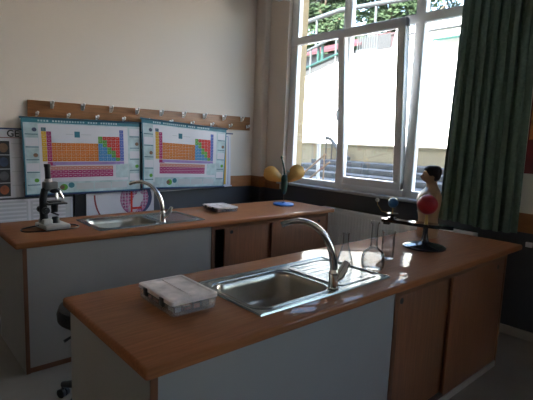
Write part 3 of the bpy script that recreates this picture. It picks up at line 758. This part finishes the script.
# ------------------------------------------------------------------ outside
b = N(); bx(b, WO, 7.35, -8, 22, -.3, .60); struct('ground', b, 'asphalt')
ts = N()
ends = (8.9, 8.65, 8.45, 8.2)
for k in range(4): bx(ts, 7.35+k*.5, 9.455, -8, 22 if False else ends[k], .60 if k == 0 else .60+(k)*.115-.01, .60+(k+1)*.115, bev=.01)
tag(mesh_obj('terrace_steps', ts, 'conc', None), 'grey concrete terrace steps outside below the beige wall', 'steps')
b = N(); bx(b, 7.35, 9.5, -8, 22, .0, .598); struct('ground_terrace', b, 'conc')
b = N(); bx(b, 9.5, 9.8, -8, 24, .2, 1.44); bx(b, 9.46, 9.84, -8, 24, 1.44, 1.49, bev=.01); struct('wall_courtyard', b, 'beige_out')
b = N(); bx(b, 9.8, 13, -8, 26, .9, 1.25); struct('ground_upper', b, 'asphalt')
# white retaining wall with a ramped left end
b = N()
prof = [(26, 1.2), (26, 1.6), (18, 2.7), (12.6, 4.0), (11.1, 4.38), (10.3, 4.62), (8.75, 4.62), (8.6, 5.30), (-8, 5.30), (-8, 1.2)]
a = ring(b, [(13.0, y, z) for y, z in prof]); d = ring(b, [(13.4, y, z) for y, z in prof]); bridge(b, a, d); cap(b, a); cap(b, d, flip=True); struct('wall_retaining', b, 'white_out')
b = N(); bx(b, 13.4, 40, -8, 40, 3.2, 4.45); struct('ground_road', b, 'asphalt')
# pipe and turquoise awning on the high part of the wall
b = N(); tube(b, [(12.97, -6, 4.98), (12.97, 8.5, 4.98)], .03, 8); tag(mesh_obj('wall_pipe', b, 'conc', None), 'thin grey pipe running along the top of the white wall outside', 'pipe')
b = N(); vs = [(12.998, 5.6, 4.76), (12.998, 7.2, 4.76), (12.7, 7.2, 4.64), (12.7, 5.6, 4.64)]
a = ring(b, vs); d = ring(b, [(x, y, z-.06) for x, y, z in vs]); bridge(b, a, d); cap(b, a); cap(b, d, flip=True); tag(mesh_obj('awning', b, 'railt', None), 'small turquoise awning on the white wall outside at right', 'awning')
# ramp railing on the left
rl = thing('ramp_railing', 'white and turquoise ramp railing with grey panels at left outside', 'railing', (13.2, 12, 4.2))
def zr(y): return 4.0+(12.6-y)*.253
for y in (13.6, 12.45, 11.2, 10.5):
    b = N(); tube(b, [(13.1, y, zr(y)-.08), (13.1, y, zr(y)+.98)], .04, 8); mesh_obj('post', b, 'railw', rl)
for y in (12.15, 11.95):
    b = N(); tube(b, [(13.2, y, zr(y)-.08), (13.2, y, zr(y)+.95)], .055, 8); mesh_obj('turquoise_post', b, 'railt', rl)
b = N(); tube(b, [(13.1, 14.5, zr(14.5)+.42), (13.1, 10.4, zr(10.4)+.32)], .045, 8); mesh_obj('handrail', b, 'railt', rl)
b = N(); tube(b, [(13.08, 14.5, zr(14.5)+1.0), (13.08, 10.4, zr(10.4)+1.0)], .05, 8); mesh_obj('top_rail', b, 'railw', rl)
b = N(); vs = [(13.13, 14.5, zr(14.5)+.05), (13.13, 10.5, zr(10.5)+.05), (13.13, 10.5, zr(10.5)+.32), (13.13, 14.5, zr(14.5)+.40)]
a = ring(b, vs); d = ring(b, [(x+.03, y, z) for x, y, z in vs]); bridge(b, a, d); cap(b, a); cap(b, d, flip=True); mesh_obj('panel', b, 'greywall', rl)
# red roofed shed behind that railing
sh = thing('red_roof_shed', 'low shed with red sheet roof beyond the ramp railing', 'shed', (15.2, 13.2, 4.45))
b = N(); bx(b, 14.6, 16, 11.2, 15.5, 4.45, 5.15); mesh_obj('walls', b, 'conc', sh, smooth=False)
b = N(); vs = [(14.3, 15.8, 5.05), (14.3, 11.0, 5.22), (16.2, 11.0, 5.95), (16.2, 15.8, 5.75)]
a = ring(b, vs); d = ring(b, [(x, y, z+.1) for x, y, z in vs]); bridge(b, a, d); cap(b, a, flip=True); cap(b, d); mesh_obj('roof', b, 'roofred', sh, smooth=False)
# picket railing over the middle pane
pk = thing('picket_railing', 'white picket railing on top of the white wall outside', 'railing', (13.2, 9.9, 4.62))
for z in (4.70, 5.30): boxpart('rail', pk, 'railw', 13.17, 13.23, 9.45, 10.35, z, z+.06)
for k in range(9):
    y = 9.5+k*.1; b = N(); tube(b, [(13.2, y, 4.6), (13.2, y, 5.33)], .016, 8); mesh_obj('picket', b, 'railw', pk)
b = N(); bx(b, 14.4, 14.6, 6.5, 9.75, 4.4, 5.42); bx(b, 14.36, 14.64, 6.5, 9.75, 5.42, 5.50)
tag(mesh_obj('red_boundary_wall', b, 'pinkwall', None), 'low red boundary wall to the right of the white picket railing', 'wall')
b = N(); bx(b, 14.4, 14.6, 9.76, 11.2, 4.4, 5.5)
tag(mesh_obj('grey_boundary_wall', b, 'greywall', None), 'low grey boundary wall directly behind the white picket railing', 'wall')
# big white pipe frame across the upper panes
fr = thing('pipe_frame', 'tall white steel pipe frame in front of the trees', 'frame', (15, 12, 4.45))
b = N(); tube(b, [(16.2, 18, 6.98), (16.2, 13.7, 7.36), (16.2, 11, 7.22), (16.2, 4, 6.95)], .10, 10); mesh_obj('top_pipe', b, 'railw', fr)
b = N(); tube(b, [(16.2, 18, 6.2), (16.2, 4, 6.2)], .04, 8); mesh_obj('lower_pipe', b, 'railw', fr)
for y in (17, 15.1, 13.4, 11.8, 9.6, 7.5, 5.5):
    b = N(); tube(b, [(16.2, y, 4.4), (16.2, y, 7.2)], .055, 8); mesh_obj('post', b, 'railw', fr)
# stair with rusty handrails in the courtyard
hr = thing('stair_handrail', 'rusty diagonal stair handrail outside the left pane', 'handrail', (7.0, 6.5, .6))
for p0, p1 in (((7.0, 6.95, .66), (7.0, 6.10, 1.275)), ((7.0, 6.68, .625), (7.0, 5.98, 1.12))):
    b = N(); tube(b, [p0, p1], .020, 8); mesh_obj('rail', b, 'railb', hr)
for y, z in ((6.85, .73), (6.13, 1.25)):
    b = N(); tube(b, [(7.0, y, z), (7.0, y, .602)], .016, 8); mesh_obj('baluster', b, 'railb', hr)
dk = thing('dark_handrail', 'dark iron handrail sloping down over the beige wall outside', 'handrail', (9.3, 7.9, 1.06))
b = N(); tube(b, [(9.3, 8.12, 1.64), (9.3, 7.95, 1.60), (9.3, 7.55, 1.20), (9.3, 7.3, 1.12)], .05, 8); mesh_obj('rail', b, 'raildk', dk)
for y, z in ((8.1, 1.6), (7.9, 1.55), (7.7, 1.35), (7.5, 1.17)):
    b = N(); tube(b, [(9.3, y, z), (9.3, y, 1.061)], .02, 8); mesh_obj('baluster', b, 'raildk', dk)
b = N(); tube(b, [(7.25, 6.50, .601), (7.25, 6.52, 1.45)], .04, 10); tube(b, [(7.25, 6.52, 1.44), (7.25, 6.52, 1.47)], .05, 10)
tag(mesh_obj('bollard_post', b, 'postw', None), 'white upright post standing in the courtyard outside the left pane', 'post')
# trees
def tree(x, y, z0, h, rad, seed, label, lm, n=9000):
    rg = random.Random(seed)
    r = thing('tree', label, 'tree', (x, y, z0), 0, None)
    b = N(); tube(b, [(0, 0, -.1), (.05, .02, h*.3), (-.05, .06, h*.6), (.0, .0, h*.9)], [.24, .19, .13, .04], 10)
    for k in range(7):
        a = rg.uniform(0, 2*PI); z1 = h*rg.uniform(.3, .6); tube(b, [(0, .03, z1), (math.cos(a)*rad*.4, math.sin(a)*rad*.4, z1+h*.12), (math.cos(a)*rad*.75, math.sin(a)*rad*.75, z1+h*.22)], [.08, .05, .02], 6)
    mesh_obj('trunk', b, 'bark', r, False)
    cl = []
    for k in range(26):
        a = rg.uniform(0, 2*PI); rr = rad*math.sqrt(rg.random())*.85; cl.append((rr*math.cos(a), rr*math.sin(a), h*rg.uniform(.18, .95), rad*rg.uniform(.25, .42)))
    verts, faces = [], []
    for k in range(n):
        cx, cy, cz, cr = rg.choice(cl); d = Vector((rg.gauss(0, 1), rg.gauss(0, 1), rg.gauss(0, 1))).normalized()*cr*rg.uniform(.55, 1)
        p = Vector((cx, cy, cz))+d; u = Vector((rg.gauss(0, 1), rg.gauss(0, 1), rg.gauss(0, .7))).normalized(); v = u.orthogonal().normalized(); l = rg.uniform(.13, .23)
        i = len(verts); verts += [p-u*l, p+v*l*.45, p+u*l, p-v*l*.45]; faces.append((i, i+1, i+2, i+3))
    me = bpy.data.meshes.new('crown'); me.from_pydata(verts, [], faces); me.materials.append(M[lm]); o = bpy.data.objects.new('crown', me); C.objects.link(o); o.parent = r
tree(19.2, 17.6, 4.45, 6.5, 2.2, 1, 'leafy green tree outside seen through the upper left pane', 'leaf')
tree(19.0, 12.9, 4.45, 7.0, 2.2, 2, 'leafy tree with grey trunk outside behind the middle upper pane', 'leaf')
tree(19.4, 7.4, 4.45, 7.0, 2.2, 3, 'pale green tree outside at the right of the upper middle pane', 'leaf2')
tree(24.5, 15.2, 4.45, 8.5, 2.6, 4, 'pale tree standing farther back between the two nearer trees', 'leaf2')
tree(24.5, 20.8, 4.45, 8.5, 2.6, 5, 'tall green tree farthest left beyond the road', 'leaf')
tree(24.5, 9.8, 4.45, 8.5, 2.6, 6, 'green tree farthest back, behind the pale green tree', 'leaf')
b = N(); bx(b, 29, 33, -4, 11, 4.4, 14); tag(mesh_obj('pale_building', b, 'white_out', None, smooth=False), 'pale plain building beyond the trees at upper right', 'building')

# ------------------------------------------------------------------ light
w = bpy.data.worlds.new('World'); bpy.context.scene.world = w; w.use_nodes = True
nt = w.node_tree; bg = nt.nodes['Background']
sky = nt.nodes.new('ShaderNodeTexSky'); sky.sky_type = 'NISHITA'; sky.sun_disc = False
sky.sun_elevation = math.radians(48); sky.sun_rotation = math.radians(250); sky.air_density = 1.2; sky.dust_density = 2.0
nt.links.new(sky.outputs['Color'], bg.inputs['Color']); bg.inputs['Strength'].default_value = .16
su = bpy.data.lights.new('sun', 'SUN'); su.energy = 4.2; su.angle = math.radians(.6); su.color = (1, .96, .90)
so = bpy.data.objects.new('sun', su); C.objects.link(so); so.location = (0, 0, 12)
so.rotation_euler = Vector((.72, .30, -.95)).to_track_quat('-Z', 'Y').to_euler()
for nm, y0, y1 in (('window_portal', WA, WB_), ('added_window_portal', VA, VB_)):
    al = bpy.data.lights.new(nm, 'AREA'); al.shape = 'RECTANGLE'; al.size = WZ1-WZ0; al.size_y = y1-y0; al.cycles.is_portal = True
    ao = bpy.data.objects.new(nm, al); C.objects.link(ao); ao.location = (WO+.12, (y0+y1)/2, (WZ0+WZ1)/2)
    ao.rotation_euler = Vector((-1, 0, 0)).to_track_quat('-Z', 'Y').to_euler()

# ------------------------------------------------------------------ camera
F = 450.38; yaw, pitch, roll = math.radians(41.725), math.radians(-7.629), math.radians(2.237)
fw = Vector((math.sin(yaw)*math.cos(pitch), math.cos(yaw)*math.cos(pitch), math.sin(pitch)))
r0 = Vector((math.cos(yaw), -math.sin(yaw), 0)); u0 = r0.cross(fw)
rr = r0*math.cos(roll)+u0*math.sin(roll); uu = -r0*math.sin(roll)+u0*math.cos(roll)
cam = bpy.data.cameras.new('camera'); cam.sensor_width = 36; cam.lens = F*36/533; cam.clip_start = .05; cam.clip_end = 200
co = bpy.data.objects.new('camera', cam); C.objects.link(co)
mx = Matrix((rr, uu, -fw)).transposed().to_4x4(); mx.translation = (0, 0, 1.52); co.matrix_world = mx
sc = bpy.context.scene; sc.camera = co
sc.view_settings.view_transform = 'Standard'; sc.view_settings.look = 'None'; sc.view_settings.exposure = 3.85; sc.view_settings.gamma = 1; sc.view_settings.use_curve_mapping = False
sc.cycles.use_denoising = True
sc.cycles.max_bounces = 12; sc.cycles.diffuse_bounces = 6; sc.cycles.transparent_max_bounces = 24
sc.cycles.sample_clamp_indirect = 8
